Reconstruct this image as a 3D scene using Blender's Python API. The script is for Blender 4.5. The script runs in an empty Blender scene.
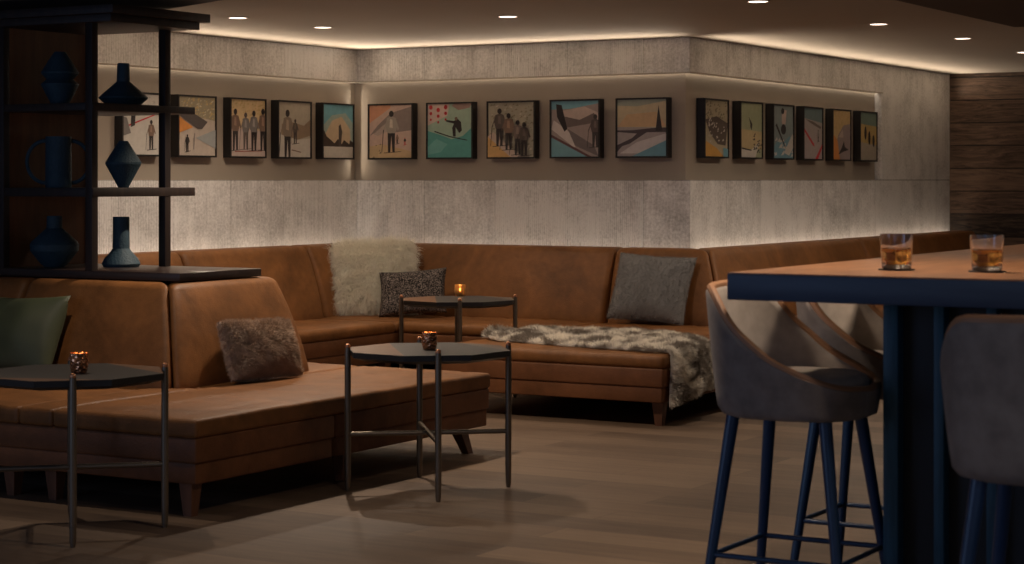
import bpy, bmesh, math, random
from mathutils import Vector, Matrix, noise
random.seed(7)
PI = math.pi
sc = bpy.context.scene
C = sc.collection
F = 2000.0; HC = 1.4; HZ = 180.0; CX = 512.0
CEIL = 2.408
TH = math.radians(-30.5)
EU = Vector((math.cos(TH), math.sin(TH), 0)); EV = Vector((-math.sin(TH), math.cos(TH), 0))
A0 = Vector((-1.202, 15.51, 0))          # corner of left and back wall
K0 = Vector((-1.303, 8.25, 0))           # front corner of the near sofa
T0 = Vector((0.651, 6.06, 0))            # corner of the bar table
LB = 2.846                                # length of the back wall
LC = 5.73                                 # length of the right wall

def W(o, u, v, z=0.0):
    return o + EU*u + EV*v + Vector((0, 0, z))

# ------------------------------------------------------------ materials
MATS = {}
def newmat(name):
    m = bpy.data.materials.new(name); m.use_nodes = True
    MATS[name] = m
    nt = m.node_tree; b = nt.nodes['Principled BSDF']
    return m, nt, b
def N(nt, t, **kw):
    n = nt.nodes.new(t)
    for k, v in kw.items():
        if k.startswith('i_'):
            key = k[2:].replace('_', ' ')
            n.inputs[key].default_value = v
        else: setattr(n, k, v)
    return n
def L(nt, a, b): nt.links.new(a, b)
def c4(c): return (c[0], c[1], c[2], 1)
def plain(name, col, rough=.5, metal=0, spec=.5, var=.12, nscale=12, bump=0, bscale=60, coord='Object', sheen=0, coat=0):
    m, nt, b = newmat(name)
    b.inputs['Roughness'].default_value = rough
    b.inputs['Metallic'].default_value = metal
    b.inputs['Specular IOR Level'].default_value = spec
    if sheen: b.inputs['Sheen Weight'].default_value = sheen
    if coat: b.inputs['Coat Weight'].default_value = coat
    tc = N(nt, 'ShaderNodeTexCoord')
    ns = N(nt, 'ShaderNodeTexNoise', i_Scale=nscale, i_Detail=4.0)
    L(nt, tc.outputs[coord], ns.inputs['Vector'])
    mx = N(nt, 'ShaderNodeMix', data_type='RGBA')
    mx.inputs['A'].default_value = c4([x*(1-var) for x in col])
    mx.inputs['B'].default_value = c4([min(1, x*(1+var)) for x in col])
    L(nt, ns.outputs['Fac'], mx.inputs['Factor']); L(nt, mx.outputs['Result'], b.inputs['Base Color'])
    if bump:
        n2 = N(nt, 'ShaderNodeTexNoise', i_Scale=bscale, i_Detail=5.0)
        L(nt, tc.outputs[coord], n2.inputs['Vector'])
        bp = N(nt, 'ShaderNodeBump', i_Strength=bump, i_Distance=.01)
        L(nt, n2.outputs['Fac'], bp.inputs['Height']); L(nt, bp.outputs['Normal'], b.inputs['Normal'])
    return m
def emit(name, col, s):
    m, nt, b = newmat(name)
    b.inputs['Base Color'].default_value = c4(col)
    b.inputs['Emission Color'].default_value = c4(col); b.inputs['Emission Strength'].default_value = s
    return m

def concrete():
    m, nt, b = newmat('board formed concrete')
    b.inputs['Roughness'].default_value = .85; b.inputs['Specular IOR Level'].default_value = .25
    tc = N(nt, 'ShaderNodeTexCoord')
    sx = N(nt, 'ShaderNodeSeparateXYZ'); L(nt, tc.outputs['Object'], sx.inputs[0])
    # panel index
    dv = N(nt, 'ShaderNodeMath', operation='DIVIDE'); L(nt, sx.outputs['X'], dv.inputs[0]); dv.inputs[1].default_value = .62
    fl = N(nt, 'ShaderNodeMath', operation='FLOOR'); L(nt, dv.outputs[0], fl.inputs[0])
    wn = N(nt, 'ShaderNodeTexWhiteNoise', noise_dimensions='1D'); L(nt, fl.outputs[0], wn.inputs['W'])
    fr = N(nt, 'ShaderNodeMath', operation='FRACT'); L(nt, dv.outputs[0], fr.inputs[0])
    jt = N(nt, 'ShaderNodeMath', operation='LESS_THAN'); L(nt, fr.outputs[0], jt.inputs[0]); jt.inputs[1].default_value = .012
    # vertical streaks: noise squeezed along z
    mp = N(nt, 'ShaderNodeMapping'); mp.inputs['Scale'].default_value = (1, 1, .035)
    L(nt, tc.outputs['Object'], mp.inputs[0])
    st = N(nt, 'ShaderNodeTexNoise', i_Scale=55.0, i_Detail=3.0); L(nt, mp.outputs[0], st.inputs['Vector'])
    st2 = N(nt, 'ShaderNodeTexNoise', i_Scale=9.0, i_Detail=2.0); L(nt, mp.outputs[0], st2.inputs['Vector'])
    bl = N(nt, 'ShaderNodeTexNoise', i_Scale=3.2, i_Detail=6.0, i_Roughness=.65); L(nt, tc.outputs['Object'], bl.inputs['Vector'])
    fi = N(nt, 'ShaderNodeTexNoise', i_Scale=48.0, i_Detail=4.0, i_Roughness=.7); L(nt, tc.outputs['Object'], fi.inputs['Vector'])
    def mad(a, k, c):
        n = N(nt, 'ShaderNodeMath', operation='MULTIPLY_ADD'); L(nt, a, n.inputs[0]); n.inputs[1].default_value = k
        if isinstance(c, (int, float)): n.inputs[2].default_value = c
        else: L(nt, c, n.inputs[2])
        return n.outputs[0]
    v = mad(st.outputs['Fac'], .20, -.02)
    v = mad(st2.outputs['Fac'], .16, v)
    v = mad(bl.outputs['Fac'], .70, v)
    v = mad(fi.outputs['Fac'], .66, v)
    v = mad(wn.outputs['Value'], .09, v)
    v = mad(jt.outputs[0], -.10, v)
    hz = N(nt, 'ShaderNodeMath', operation='COMPARE'); L(nt, sx.outputs['Z'], hz.inputs[0]); hz.inputs[1].default_value = 1.4; hz.inputs[2].default_value = .005
    v = mad(hz.outputs[0], -.25, v)
    rw0 = N(nt, 'ShaderNodeTexWave', wave_type='BANDS', bands_direction='X', i_Scale=19.0, i_Distortion=.35, i_Detail=1.0)
    L(nt, mp.outputs[0], rw0.inputs['Vector'])
    rr_ = N(nt, 'ShaderNodeMath', operation='MULTIPLY'); L(nt, rw0.outputs['Fac'], rr_.inputs[0]); L(nt, wn.outputs['Value'], rr_.inputs[1])
    v = mad(rr_.outputs[0], .12, v)
    cr = N(nt, 'ShaderNodeValToRGB'); L(nt, v, cr.inputs[0])
    cr.color_ramp.elements[0].position = .50; cr.color_ramp.elements[0].color = (.21, .205, .20, 1); v_ = 0
    cr.color_ramp.elements[1].position = 1.15 if False else 1.0; cr.color_ramp.elements[1].color = (.90, .89, .88, 1)
    L(nt, cr.outputs[0], b.inputs['Base Color'])
    # ribs bump (denser in some panels)
    rw = N(nt, 'ShaderNodeTexWave', wave_type='BANDS', bands_direction='X', i_Scale=19.0, i_Distortion=.35, i_Detail=1.0)
    L(nt, mp.outputs[0], rw.inputs['Vector'])
    md = N(nt, 'ShaderNodeMath', operation='MULTIPLY'); L(nt, rw.outputs['Fac'], md.inputs[0]); L(nt, wn.outputs['Value'], md.inputs[1])
    h = mad(md.outputs[0], 1.0, 0.0); h = mad(st.outputs['Fac'], 1.0, h); h = mad(fi.outputs['Fac'], .35, h); h = mad(jt.outputs[0], -1.5, h)
    bp = N(nt, 'ShaderNodeBump', i_Strength=.8, i_Distance=.008); L(nt, h, bp.inputs['Height']); L(nt, bp.outputs['Normal'], b.inputs['Normal'])
    return m

def floorwood():
    m, nt, b = newmat('wide plank floor')
    tc = N(nt, 'ShaderNodeTexCoord')
    mp = N(nt, 'ShaderNodeMapping'); mp.inputs['Rotation'].default_value = (0, 0, -TH)
    L(nt, tc.outputs['Object'], mp.inputs[0])
    br = N(nt, 'ShaderNodeTexBrick'); br.offset = .37; br.squash = 1
    br.inputs['Scale'].default_value = 1; br.inputs['Brick Width'].default_value = 1.3; br.inputs['Row Height'].default_value = .235
    br.inputs['Mortar Size'].default_value = .0015; br.inputs['Color1'].default_value = (0, 0, 0, 1); br.inputs['Color2'].default_value = (1, 1, 1, 1)
    br.inputs['Mortar'].default_value = (.3, .3, .3, 1)
    L(nt, mp.outputs[0], br.inputs['Vector'])
    m2 = N(nt, 'ShaderNodeMapping'); m2.inputs['Scale'].default_value = (1.2, 14, 1); L(nt, mp.outputs[0], m2.inputs[0])
    gr = N(nt, 'ShaderNodeTexNoise', i_Scale=1.6, i_Detail=8.0, i_Roughness=.72, i_Distortion=.9); L(nt, m2.outputs[0], gr.inputs['Vector'])
    bl = N(nt, 'ShaderNodeTexNoise', i_Scale=1.3, i_Detail=3.0); L(nt, mp.outputs[0], bl.inputs['Vector'])
    a = N(nt, 'ShaderNodeMath', operation='MULTIPLY_ADD'); L(nt, br.outputs['Color'], a.inputs[0]); a.inputs[1].default_value = .62; L(nt, gr.outputs['Fac'], a.inputs[2])
    a2 = N(nt, 'ShaderNodeMath', operation='MULTIPLY_ADD'); L(nt, bl.outputs['Fac'], a2.inputs[0]); a2.inputs[1].default_value = .55; L(nt, a.outputs[0], a2.inputs[2])
    a3 = N(nt, 'ShaderNodeMath', operation='MULTIPLY'); L(nt, a2.outputs[0], a3.inputs[0]); a3.inputs[1].default_value = .57
    cr = N(nt, 'ShaderNodeValToRGB'); L(nt, a3.outputs[0], cr.inputs[0])
    cr.color_ramp.elements[0].position = .50; cr.color_ramp.elements[0].color = (.085, .055, .036, 1)
    cr.color_ramp.elements[0].position = .40; cr.color_ramp.elements[1].position = 1.25 if False else 1.0; cr.color_ramp.elements[1].color = (.27, .185, .12, 1)
    mx = N(nt, 'ShaderNodeMix', data_type='RGBA'); L(nt, br.outputs['Fac'], mx.inputs['Factor'])
    L(nt, cr.outputs[0], mx.inputs['A']); mx.inputs['B'].default_value = (.06, .042, .028, 1)
    L(nt, mx.outputs['Result'], b.inputs['Base Color'])
    b.inputs['Roughness'].default_value = .52; b.inputs['Specular IOR Level'].default_value = .4
    bp = N(nt, 'ShaderNodeBump', i_Strength=.15, i_Distance=.004); L(nt, gr.outputs['Fac'], bp.inputs['Height']); L(nt, bp.outputs['Normal'], b.inputs['Normal'])
    return m

def plankwall():
    m, nt, b = newmat('dark reclaimed barn wood')
    tc = N(nt, 'ShaderNodeTexCoord')
    sx = N(nt, 'ShaderNodeSeparateXYZ'); L(nt, tc.outputs['Object'], sx.inputs[0])
    dv = N(nt, 'ShaderNodeMath', operation='DIVIDE'); L(nt, sx.outputs['Z'], dv.inputs[0]); dv.inputs[1].default_value = .215
    fl = N(nt, 'ShaderNodeMath', operation='FLOOR'); L(nt, dv.outputs[0], fl.inputs[0])
    fr = N(nt, 'ShaderNodeMath', operation='FRACT'); L(nt, dv.outputs[0], fr.inputs[0])
    jt = N(nt, 'ShaderNodeMath', operation='LESS_THAN'); L(nt, fr.outputs[0], jt.inputs[0]); jt.inputs[1].default_value = .05
    wn = N(nt, 'ShaderNodeTexWhiteNoise', noise_dimensions='1D'); L(nt, fl.outputs[0], wn.inputs['W'])
    cb = N(nt, 'ShaderNodeCombineXYZ'); L(nt, sx.outputs['X'], cb.inputs[0]); 
    ad = N(nt, 'ShaderNodeMath', operation='MULTIPLY_ADD'); L(nt, wn.outputs['Value'], ad.inputs[0]); ad.inputs[1].default_value = 13; ad.inputs[2].default_value = 0
    L(nt, ad.outputs[0], cb.inputs[1])
    zz = N(nt, 'ShaderNodeMath', operation='MULTIPLY'); L(nt, sx.outputs['Z'], zz.inputs[0]); zz.inputs[1].default_value = 9
    L(nt, zz.outputs[0], cb.inputs[2])
    gr = N(nt, 'ShaderNodeTexNoise', i_Scale=2.0, i_Detail=7.0, i_Roughness=.75, i_Distortion=2.2); L(nt, cb.outputs[0], gr.inputs['Vector'])
    a = N(nt, 'ShaderNodeMath', operation='MULTIPLY_ADD'); L(nt, wn.outputs['Value'], a.inputs[0]); a.inputs[1].default_value = .26; L(nt, gr.outputs['Fac'], a.inputs[2])
    a2 = N(nt, 'ShaderNodeMath', operation='MULTIPLY_ADD'); L(nt, jt.outputs[0], a2.inputs[0]); a2.inputs[1].default_value = -.4; L(nt, a.outputs[0], a2.inputs[2])
    cr = N(nt, 'ShaderNodeValToRGB'); L(nt, a2.outputs[0], cr.inputs[0])
    cr.color_ramp.elements[0].position = .46; cr.color_ramp.elements[0].color = (.018, .011, .008, 1)
    cr.color_ramp.elements[1].position = .84; cr.color_ramp.elements[1].color = (.24, .15, .10, 1)
    L(nt, cr.outputs[0], b.inputs['Base Color']); b.inputs['Roughness'].default_value = .7
    bp = N(nt, 'ShaderNodeBump', i_Strength=.8, i_Distance=.012); L(nt, a2.outputs[0], bp.inputs['Height']); L(nt, bp.outputs['Normal'], b.inputs['Normal'])
    return m

def leather(name, col):
    m, nt, b = newmat(name)
    tc = N(nt, 'ShaderNodeTexCoord')
    n1 = N(nt, 'ShaderNodeTexNoise', i_Scale=2.6, i_Detail=5.0, i_Roughness=.6, i_Distortion=.6); L(nt, tc.outputs['Object'], n1.inputs['Vector'])
    n2 = N(nt, 'ShaderNodeTexNoise', i_Scale=22.0, i_Detail=4.0); L(nt, tc.outputs['Object'], n2.inputs['Vector'])
    a = N(nt, 'ShaderNodeMath', operation='MULTIPLY_ADD'); L(nt, n2.outputs['Fac'], a.inputs[0]); a.inputs[1].default_value = .3; L(nt, n1.outputs['Fac'], a.inputs[2])
    cr = N(nt, 'ShaderNodeValToRGB'); L(nt, a.outputs[0], cr.inputs[0])
    cr.color_ramp.elements[0].position = .45; cr.color_ramp.elements[0].color = c4([x*.60 for x in col])
    cr.color_ramp.elements[1].position = .88; cr.color_ramp.elements[1].color = c4([x*1.25 for x in col])
    L(nt, cr.outputs[0], b.inputs['Base Color'])
    b.inputs['Roughness'].default_value = .50; b.inputs['Specular IOR Level'].default_value = .26
    vo = N(nt, 'ShaderNodeTexVoronoi', i_Scale=160.0); L(nt, tc.outputs['Object'], vo.inputs['Vector'])
    h = N(nt, 'ShaderNodeMath', operation='MULTIPLY_ADD'); L(nt, vo.outputs['Distance'], h.inputs[0]); h.inputs[1].default_value = .12; L(nt, n1.outputs['Fac'], h.inputs[2])
    bp = N(nt, 'ShaderNodeBump', i_Strength=.35, i_Distance=.02); L(nt, h.outputs[0], bp.inputs['Height']); L(nt, bp.outputs['Normal'], b.inputs['Normal'])
    return m

def fabric(name, c1, c2, scale=90, rough=.9, bump=.4, lo=.35, hi=.65, sheen=.0, voro=False):
    m, nt, b = newmat(name)
    tc = N(nt, 'ShaderNodeTexCoord')
    if voro:
        t = N(nt, 'ShaderNodeTexVoronoi', i_Scale=scale*2.2); L(nt, tc.outputs['Object'], t.inputs['Vector']); sep = t.outputs['Color']
        bw = N(nt, 'ShaderNodeRGBToBW'); L(nt, sep, bw.inputs[0]); out = bw.outputs[0]
    else:
        t = N(nt, 'ShaderNodeTexNoise', i_Scale=scale, i_Detail=4.0); L(nt, tc.outputs['Object'], t.inputs['Vector']); out = t.outputs['Fac']
    cr = N(nt, 'ShaderNodeValToRGB'); L(nt, out, cr.inputs[0])
    cr.color_ramp.elements[0].position = lo; cr.color_ramp.elements[0].color = c4(c1)
    cr.color_ramp.elements[1].position = hi; cr.color_ramp.elements[1].color = c4(c2)
    L(nt, cr.outputs[0], b.inputs['Base Color']); b.inputs['Roughness'].default_value = rough
    b.inputs['Specular IOR Level'].default_value = .25; b.inputs['Sheen Weight'].default_value = sheen
    bp = N(nt, 'ShaderNodeBump', i_Strength=bump, i_Distance=.004); L(nt, out, bp.inputs['Height']); L(nt, bp.outputs['Normal'], b.inputs['Normal'])
    return m

def grain(name, c1, c2, rot=0, scale=2.5, rough=.4, stretch=12, spec=.5):
    m, nt, b = newmat(name)
    tc = N(nt, 'ShaderNodeTexCoord')
    mp = N(nt, 'ShaderNodeMapping'); mp.inputs['Scale'].default_value = (stretch, 1, stretch*.5) if rot == 0 else ((1, stretch, stretch*.5) if rot == 1 else (stretch, stretch, 1))
    L(nt, tc.outputs['Object'], mp.inputs[0])
    gr = N(nt, 'ShaderNodeTexNoise', i_Scale=scale, i_Detail=6.0, i_Roughness=.6, i_Distortion=.5); L(nt, mp.outputs[0], gr.inputs['Vector'])
    cr = N(nt, 'ShaderNodeValToRGB'); L(nt, gr.outputs['Fac'], cr.inputs[0])
    cr.color_ramp.elements[0].position = .35; cr.color_ramp.elements[0].color = c4(c1)
    cr.color_ramp.elements[1].position = .68; cr.color_ramp.elements[1].color = c4(c2)
    L(nt, cr.outputs[0], b.inputs['Base Color']); b.inputs['Roughness'].default_value = rough; b.inputs['Specular IOR Level'].default_value = spec
    return m

M_conc = concrete(); M_floor = floorwood(); M_plank = plankwall()
M_niche = plain('niche taupe plaster', (.42, .36, .29), .8, var=.05, nscale=3)
M_ceil = plain('ceiling paint taupe', (.46, .40, .335), .85, var=.04, nscale=2)
M_bulk_l = plain('navy bulkhead paint', (.012, .020, .036), .6, var=.1)
M_bulk_r = plain('brown bulkhead paint', (.07, .045, .035), .7, var=.1)
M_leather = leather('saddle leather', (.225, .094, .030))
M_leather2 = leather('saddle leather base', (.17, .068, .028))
M_dark = grain('dark walnut frame', (.012, .008, .008), (.03, .018, .014), rot=2, rough=.5)
M_legw = grain('walnut sofa leg', (.10, .040, .020), (.17, .07, .035), rot=2, rough=.5)
M_panel = grain('orange brown veneer', (.13, .045, .014), (.20, .075, .022), rot=2, rough=.5, stretch=8)
M_ledge = grain('dark ledge top', (.02, .013, .012), (.04, .025, .02), rot=1, rough=.28)
M_vase = plain('blue black stoneware', (.028, .062, .085), .62, var=.35, nscale=14, bump=.5, bscale=90)
M_metal = plain('dark bronze metal', (.20, .165, .125), .36, metal=.8, var=.1)
M_copper = plain('copper ball tip', (.75, .36, .20), .3, metal=1, var=.05)
M_tdark = plain('slate inlay', (.05, .047, .044), .5, spec=.25, var=.2, nscale=8)
M_tbrown = grain('brown wood inlay', (.15, .075, .038), (.21, .108, .055), rot=1, rough=.5, spec=.25)
M_tmid = plain('worn slate inlay', (.11, .08, .06), .5, spec=.25, var=.15)
M_tedge = plain('black table edge', (.015, .014, .014), .4, var=.1)
M_black = plain('black picture frame', (.012, .010, .010), .5, var=.1)
M_navy = plain('navy lacquer', (.012, .045, .115), .35, var=.12, nscale=20)
M_barblue = grain('blue stained oak', (.012, .060, .105), (.022, .10, .165), rot=2, rough=.5, scale=6)
M_baredge = grain('blue black bar edge', (.028, .048, .095), (.042, .070, .125), rot=1, rough=.45)
M_bartop = grain('bar top walnut', (.22, .095, .044), (.38, .185, .088), rot=0, scale=3, rough=.30, stretch=6)
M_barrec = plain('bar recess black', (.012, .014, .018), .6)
M_stool = fabric('stool grey suede', (.22, .18, .155), (.30, .25, .215), scale=16, rough=.95, bump=.08, sheen=.1)
M_stoolin = fabric('stool inner suede painted lit', (.40, .34, .29), (.50, .43, .37), scale=16, rough=.95, bump=.08, sheen=.1)  # outer suede lightened, lamp light inside the shell put into the colour
M_pipe = plain('tan leather piping', (.40, .20, .10), .5, var=.1)
M_olive = plain('olive satin', (.050, .062, .030), .62, var=.15, nscale=5, bump=.15, bscale=6)
M_furw = plain('ivory long fur', (1.0, .95, .86), .8, var=.08, nscale=9, spec=.2)
M_furb = plain('brown short fur', (.50, .38, .29), .9, var=.35, nscale=16, spec=.15)
M_furg = plain('grey plush', (.30, .295, .285), .9, var=.3, nscale=7, spec=.15)
M_tweed = fabric('black and grey tweed', (.018, .015, .014), (.26, .22, .20), scale=85, rough=.95, bump=.6, lo=.45, hi=.8, voro=True)
M_lamp = emit('downlight lens', (1.0, .80, .66), 6.0)
M_flame = emit('candle flame', (1.0, .60, .25), 14.0)
M_wax = plain('candle wax', (.8, .6, .4), .6)
M_coaster = plain('black coaster', (.02, .02, .02), .6)

def throwmat():
    m, nt, b = newmat('banded faux fur')
    tc = N(nt, 'ShaderNodeTexCoord')
    n1 = N(nt, 'ShaderNodeTexNoise', i_Scale=7.0, i_Detail=3.0, i_Distortion=1.0); L(nt, tc.outputs['Object'], n1.inputs['Vector'])
    cr = N(nt, 'ShaderNodeValToRGB'); L(nt, n1.outputs['Fac'], cr.inputs[0])
    e = cr.color_ramp.elements
    e[0].position = .42; e[0].color = (.30, .26, .22, 1); e[1].position = .56; e[1].color = (.98, .94, .86, 1)
    L(nt, cr.outputs[0], b.inputs['Base Color']); b.inputs['Roughness'].default_value = .85; b.inputs['Specular IOR Level'].default_value = .2
    return m
M_throw = throwmat()
def hairy(m, f=.5):
    nt = m.node_tree; b = nt.nodes['Principled BSDF']; out = nt.nodes['Material Output']
    tr = N(nt, 'ShaderNodeBsdfTranslucent'); mx = N(nt, 'ShaderNodeMixShader'); mx.inputs[0].default_value = f
    L(nt, b.inputs['Base Color'].links[0].from_socket, tr.inputs['Color'])
    L(nt, b.outputs[0], mx.inputs[1]); L(nt, tr.outputs[0], mx.inputs[2]); L(nt, mx.outputs[0], out.inputs['Surface'])
for m_ in (M_throw, M_furw): hairy(m_)
def coppercup():
    m, nt, b = newmat('hammered copper glass')
    tc = N(nt, 'ShaderNodeTexCoord')
    vo = N(nt, 'ShaderNodeTexVoronoi', i_Scale=75.0); L(nt, tc.outputs['Object'], vo.inputs['Vector'])
    b.inputs['Base Color'].default_value = (.72, .33, .17, 1); b.inputs['Metallic'].default_value = .9; b.inputs['Roughness'].default_value = .18
    bp = N(nt, 'ShaderNodeBump', i_Strength=1.0, i_Distance=.006); L(nt, vo.outputs['Distance'], bp.inputs['Height']); L(nt, bp.outputs['Normal'], b.inputs['Normal'])
    return m
M_cup = coppercup()
def amber(name, col, rough, alpha_t):
    m, nt, b = newmat(name)
    b.inputs['Base Color'].default_value = c4(col); b.inputs['Roughness'].default_value = rough
    b.inputs['Transmission Weight'].default_value = alpha_t; b.inputs['IOR'].default_value = 1.35
    return m
M_glass = amber('clear tumbler glass', (.95, .95, .97), .03, 1.0)
M_whisky = amber('amber whisky', (1.0, .52, .12), .02, 1.0)
M_ambercup = amber('amber votive glass', (.75, .48, .20), .3, .7)
ART = {}
def artmat(c):
    k = tuple(round(x, 3) for x in c)
    if k not in ART:
        ART[k] = plain('print ink %02x%02x%02x' % tuple(int(255*x) for x in k), [(x*.84+.13)**2.2 for x in k], .55, var=.16, nscale=25, spec=.3)
    return ART[k]

# ------------------------------------------------------------ helpers
def link(o, parent=None):
    C.objects.link(o)
    if parent: o.parent = parent
    return o
def obj(name, bm, mats, parent=None, smooth=True, merge=True, angle=40):
    if merge: bmesh.ops.remove_doubles(bm, verts=bm.verts, dist=1e-6)
    me = bpy.data.meshes.new(name)
    bm.normal_update()
    if smooth:
        for f in bm.faces: f.smooth = True
        ca = math.radians(angle)
        for e in bm.edges:
            if len(e.link_faces) == 2 and e.calc_face_angle(0) > ca: e.smooth = False
    bm.to_mesh(me); bm.free()
    if not isinstance(mats, (list, tuple)): mats = [mats]
    for m in mats: me.materials.append(m)
    return link(bpy.data.objects.new(name, me), parent)
def thing(name, label, cat, loc=(0, 0, 0), rotz=0, group=None):
    o = bpy.data.objects.new(name, None); C.objects.link(o)
    o.empty_display_size = .1
    o.location = loc; o.rotation_euler = (0, 0, rotz)
    o['label'] = label; o['category'] = cat
    if group: o['group'] = group
    return o
def struct(o): o['kind'] = 'structure'; return o
def at(o, loc, rotz=0):
    o.location = loc; o.rotation_euler = (0, 0, rotz); return o
def dup(root, loc, rotz, label, name=None):
    r = root.copy(); C.objects.link(r); r.location = loc; r.rotation_euler = (0, 0, rotz); r['label'] = label
    for ch in list(root.children):
        c = ch.copy(); C.objects.link(c); c.parent = r
        for g in list(ch.children):
            d = g.copy(); C.objects.link(d); d.parent = c
    return r

def box(bm, x0, x1, y0, y1, z0, z1, mi=0, bev=0, M=None):
    vs = [bm.verts.new((x, y, z)) for z in (z0, z1) for y in (y0, y1) for x in (x0, x1)]
    q = [(0, 2, 3, 1), (4, 5, 7, 6), (0, 1, 5, 4), (2, 6, 7, 3), (0, 4, 6, 2), (1, 3, 7, 5)]
    fs = [bm.faces.new([vs[i] for i in f]) for f in q]
    for f in fs: f.material_index = mi
    if bev:
        es = list({e for f in fs for e in f.edges})
        r = bmesh.ops.bevel(bm, geom=es, offset=bev, segments=2, affect='EDGES', profile=.5)
        vs = list({v for f in r['faces'] for v in f.verts} | {v for v in vs if v.is_valid})
    if M: bmesh.ops.transform(bm, matrix=M, verts=[v for v in vs if v.is_valid])
def bmbox(x0, x1, y0, y1, z0, z1, bev=0):
    bm = bmesh.new(); box(bm, x0, x1, y0, y1, z0, z1, 0, bev); return bm
def tube(bm, pts, rad, n=12, closed=False, mi=0):
    pts = [Vector(p) for p in pts]; k = len(pts); rings = []
    if not isinstance(rad, (list, tuple)): rad = [rad]*k
    prev = None
    for i, p in enumerate(pts):
        if closed: d = (pts[(i+1) % k]-pts[i-1])
        else: d = pts[min(i+1, k-1)]-pts[max(i-1, 0)]
        d.normalize()
        if prev is None: a = d.orthogonal().normalized()
        else: a = (prev - d*prev.dot(d)).normalized()
        prev = a; b = d.cross(a)
        rings.append([bm.verts.new(p+(a*math.cos(2*PI*j/n)+b*math.sin(2*PI*j/n))*rad[i]) for j in range(n)])
    for i in range(k if closed else k-1):
        r0, r1 = rings[i], rings[(i+1) % k]
        for j in range(n):
            f = bm.faces.new((r0[j], r0[(j+1) % n], r1[(j+1) % n], r1[j])); f.material_index = mi
    if not closed:
        bm.faces.new(rings[0][::-1]).material_index = mi; bm.faces.new(rings[-1]).material_index = mi
def lathe(bm, prof, n=40, mi=0, c=(0, 0, 0)):
    rings = []
    for r, z in prof:
        if r < 1e-6: rings.append([bm.verts.new((c[0], c[1], c[2]+z))])
        else: rings.append([bm.verts.new((c[0]+r*math.cos(2*PI*j/n), c[1]+r*math.sin(2*PI*j/n), c[2]+z)) for j in range(n)])
    for a, b in zip(rings, rings[1:]):
        for j in range(n):
            j2 = (j+1) % n
            if len(a) == 1 and len(b) == 1: continue
            if len(a) == 1: f = bm.faces.new((a[0], b[j2], b[j]))
            elif len(b) == 1: f = bm.faces.new((a[j], a[j2], b[0]))
            else: f = bm.faces.new((a[j], a[j2], b[j2], b[j]))
            f.material_index = mi
def axis(h, r, nr, n):
    a = [-h + r*(1-math.cos(PI/2*i/nr)) for i in range(nr)]
    mid = [-h+r + (2*h-2*r)*i/n for i in range(n+1)]
    return a + mid + [-x for x in reversed(a)]
def rbox(bm, cx, cy, cz, sx, sy, sz, r, n=(10, 6, 3), nr=4, fn=None, mi=0):
    """rounded box, centre cx.., full sizes; fn maps a point to its final place"""
    h = (sx/2, sy/2, sz/2); r = min(r, *h)*.999
    ax = [axis(h[i], r, nr, n[i]) for i in range(3)]
    cache = {}
    def vert(i, j, k):
        key = (i, j, k)
        if key in cache: return cache[key]
        P = Vector((ax[0][i], ax[1][j], ax[2][k]))
        I = Vector([max(-(h[t]-r), min(h[t]-r, P[t])) for t in range(3)])
        d = P-I
        if d.length > 1e-9: P = I+d.normalized()*r
        P += Vector((cx, cy, cz))
        if fn: P = Vector(fn(P))
        cache[key] = bm.verts.new(P); return cache[key]
    nx, ny, nz = [len(a)-1 for a in ax]
    fs = []
    for i in range(nx):
        for j in range(ny):
            fs.append([(i, j, 0), (i, j+1, 0), (i+1, j+1, 0), (i+1, j, 0)]); fs.append([(i, j, nz), (i+1, j, nz), (i+1, j+1, nz), (i, j+1, nz)])
        for k in range(nz):
            fs.append([(i, 0, k), (i+1, 0, k), (i+1, 0, k+1), (i, 0, k+1)]); fs.append([(i, ny, k), (i, ny, k+1), (i+1, ny, k+1), (i+1, ny, k)])
    for j in range(ny):
        for k in range(nz):
            fs.append([(0, j, k), (0, j, k+1), (0, j+1, k+1), (0, j+1, k)]); fs.append([(nx, j, k), (nx, j+1, k), (nx, j+1, k+1), (nx, j, k+1)])
    for f in fs: bm.faces.new([vert(*q) for q in f]).material_index = mi
def strands(bm, samples, length, w, droop=.3, curl=.0, segs=2, mi=0, rnd=.5, clump=.9):
    for p, nrm in samples:
        cl = noise.noise_vector(Vector(p)*22)*clump
        d = (nrm + cl + Vector((random.uniform(-1, 1), random.uniform(-1, 1), random.uniform(-1, 1)))*rnd).normalized()
        ln = length*random.uniform(.55, 1.15); side = d.orthogonal().normalized()
        side.rotate(Matrix.Rotation(random.uniform(0, 2*PI), 3, d))
        cv = Vector((random.uniform(-1, 1), random.uniform(-1, 1), random.uniform(-1, 1)))*curl
        q = Vector(p); prev = (bm.verts.new(q-side*w/2), bm.verts.new(q+side*w/2))
        for s in range(segs):
            d = (d+Vector((0, 0, -droop))/segs+cv/segs).normalized(); q = q+d*ln/segs
            if s == segs-1:
                t = bm.verts.new(q); bm.faces.new((prev[0], prev[1], t)).material_index = mi
            else:
                ww = w*(1-(s+1)/segs)/2+w*.12; nx = (bm.verts.new(q-side*ww), bm.verts.new(q+side*ww))
                bm.faces.new((prev[0], prev[1], nx[1], nx[0])).material_index = mi; prev = nx
def pick(o_bm, count, cond=None):
    """random points on the faces of a bmesh"""
    o_bm.normal_update(); fs = [f for f in o_bm.faces if cond is None or cond(f)]
    ws = [f.calc_area() for f in fs]; out = []
    for f in random.choices(fs, ws, k=count):
        v = [x.co for x in f.verts]; a, b = random.random(), random.random()
        if len(v) == 4: p = v[0].lerp(v[1], a).lerp(v[3].lerp(v[2], a), b)
        else:
            if a+b > 1: a, b = 1-a, 1-b
            p = v[0]+(v[1]-v[0])*a+(v[2]-v[0])*b
        out.append((p, f.normal.copy()))
    return out
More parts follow.
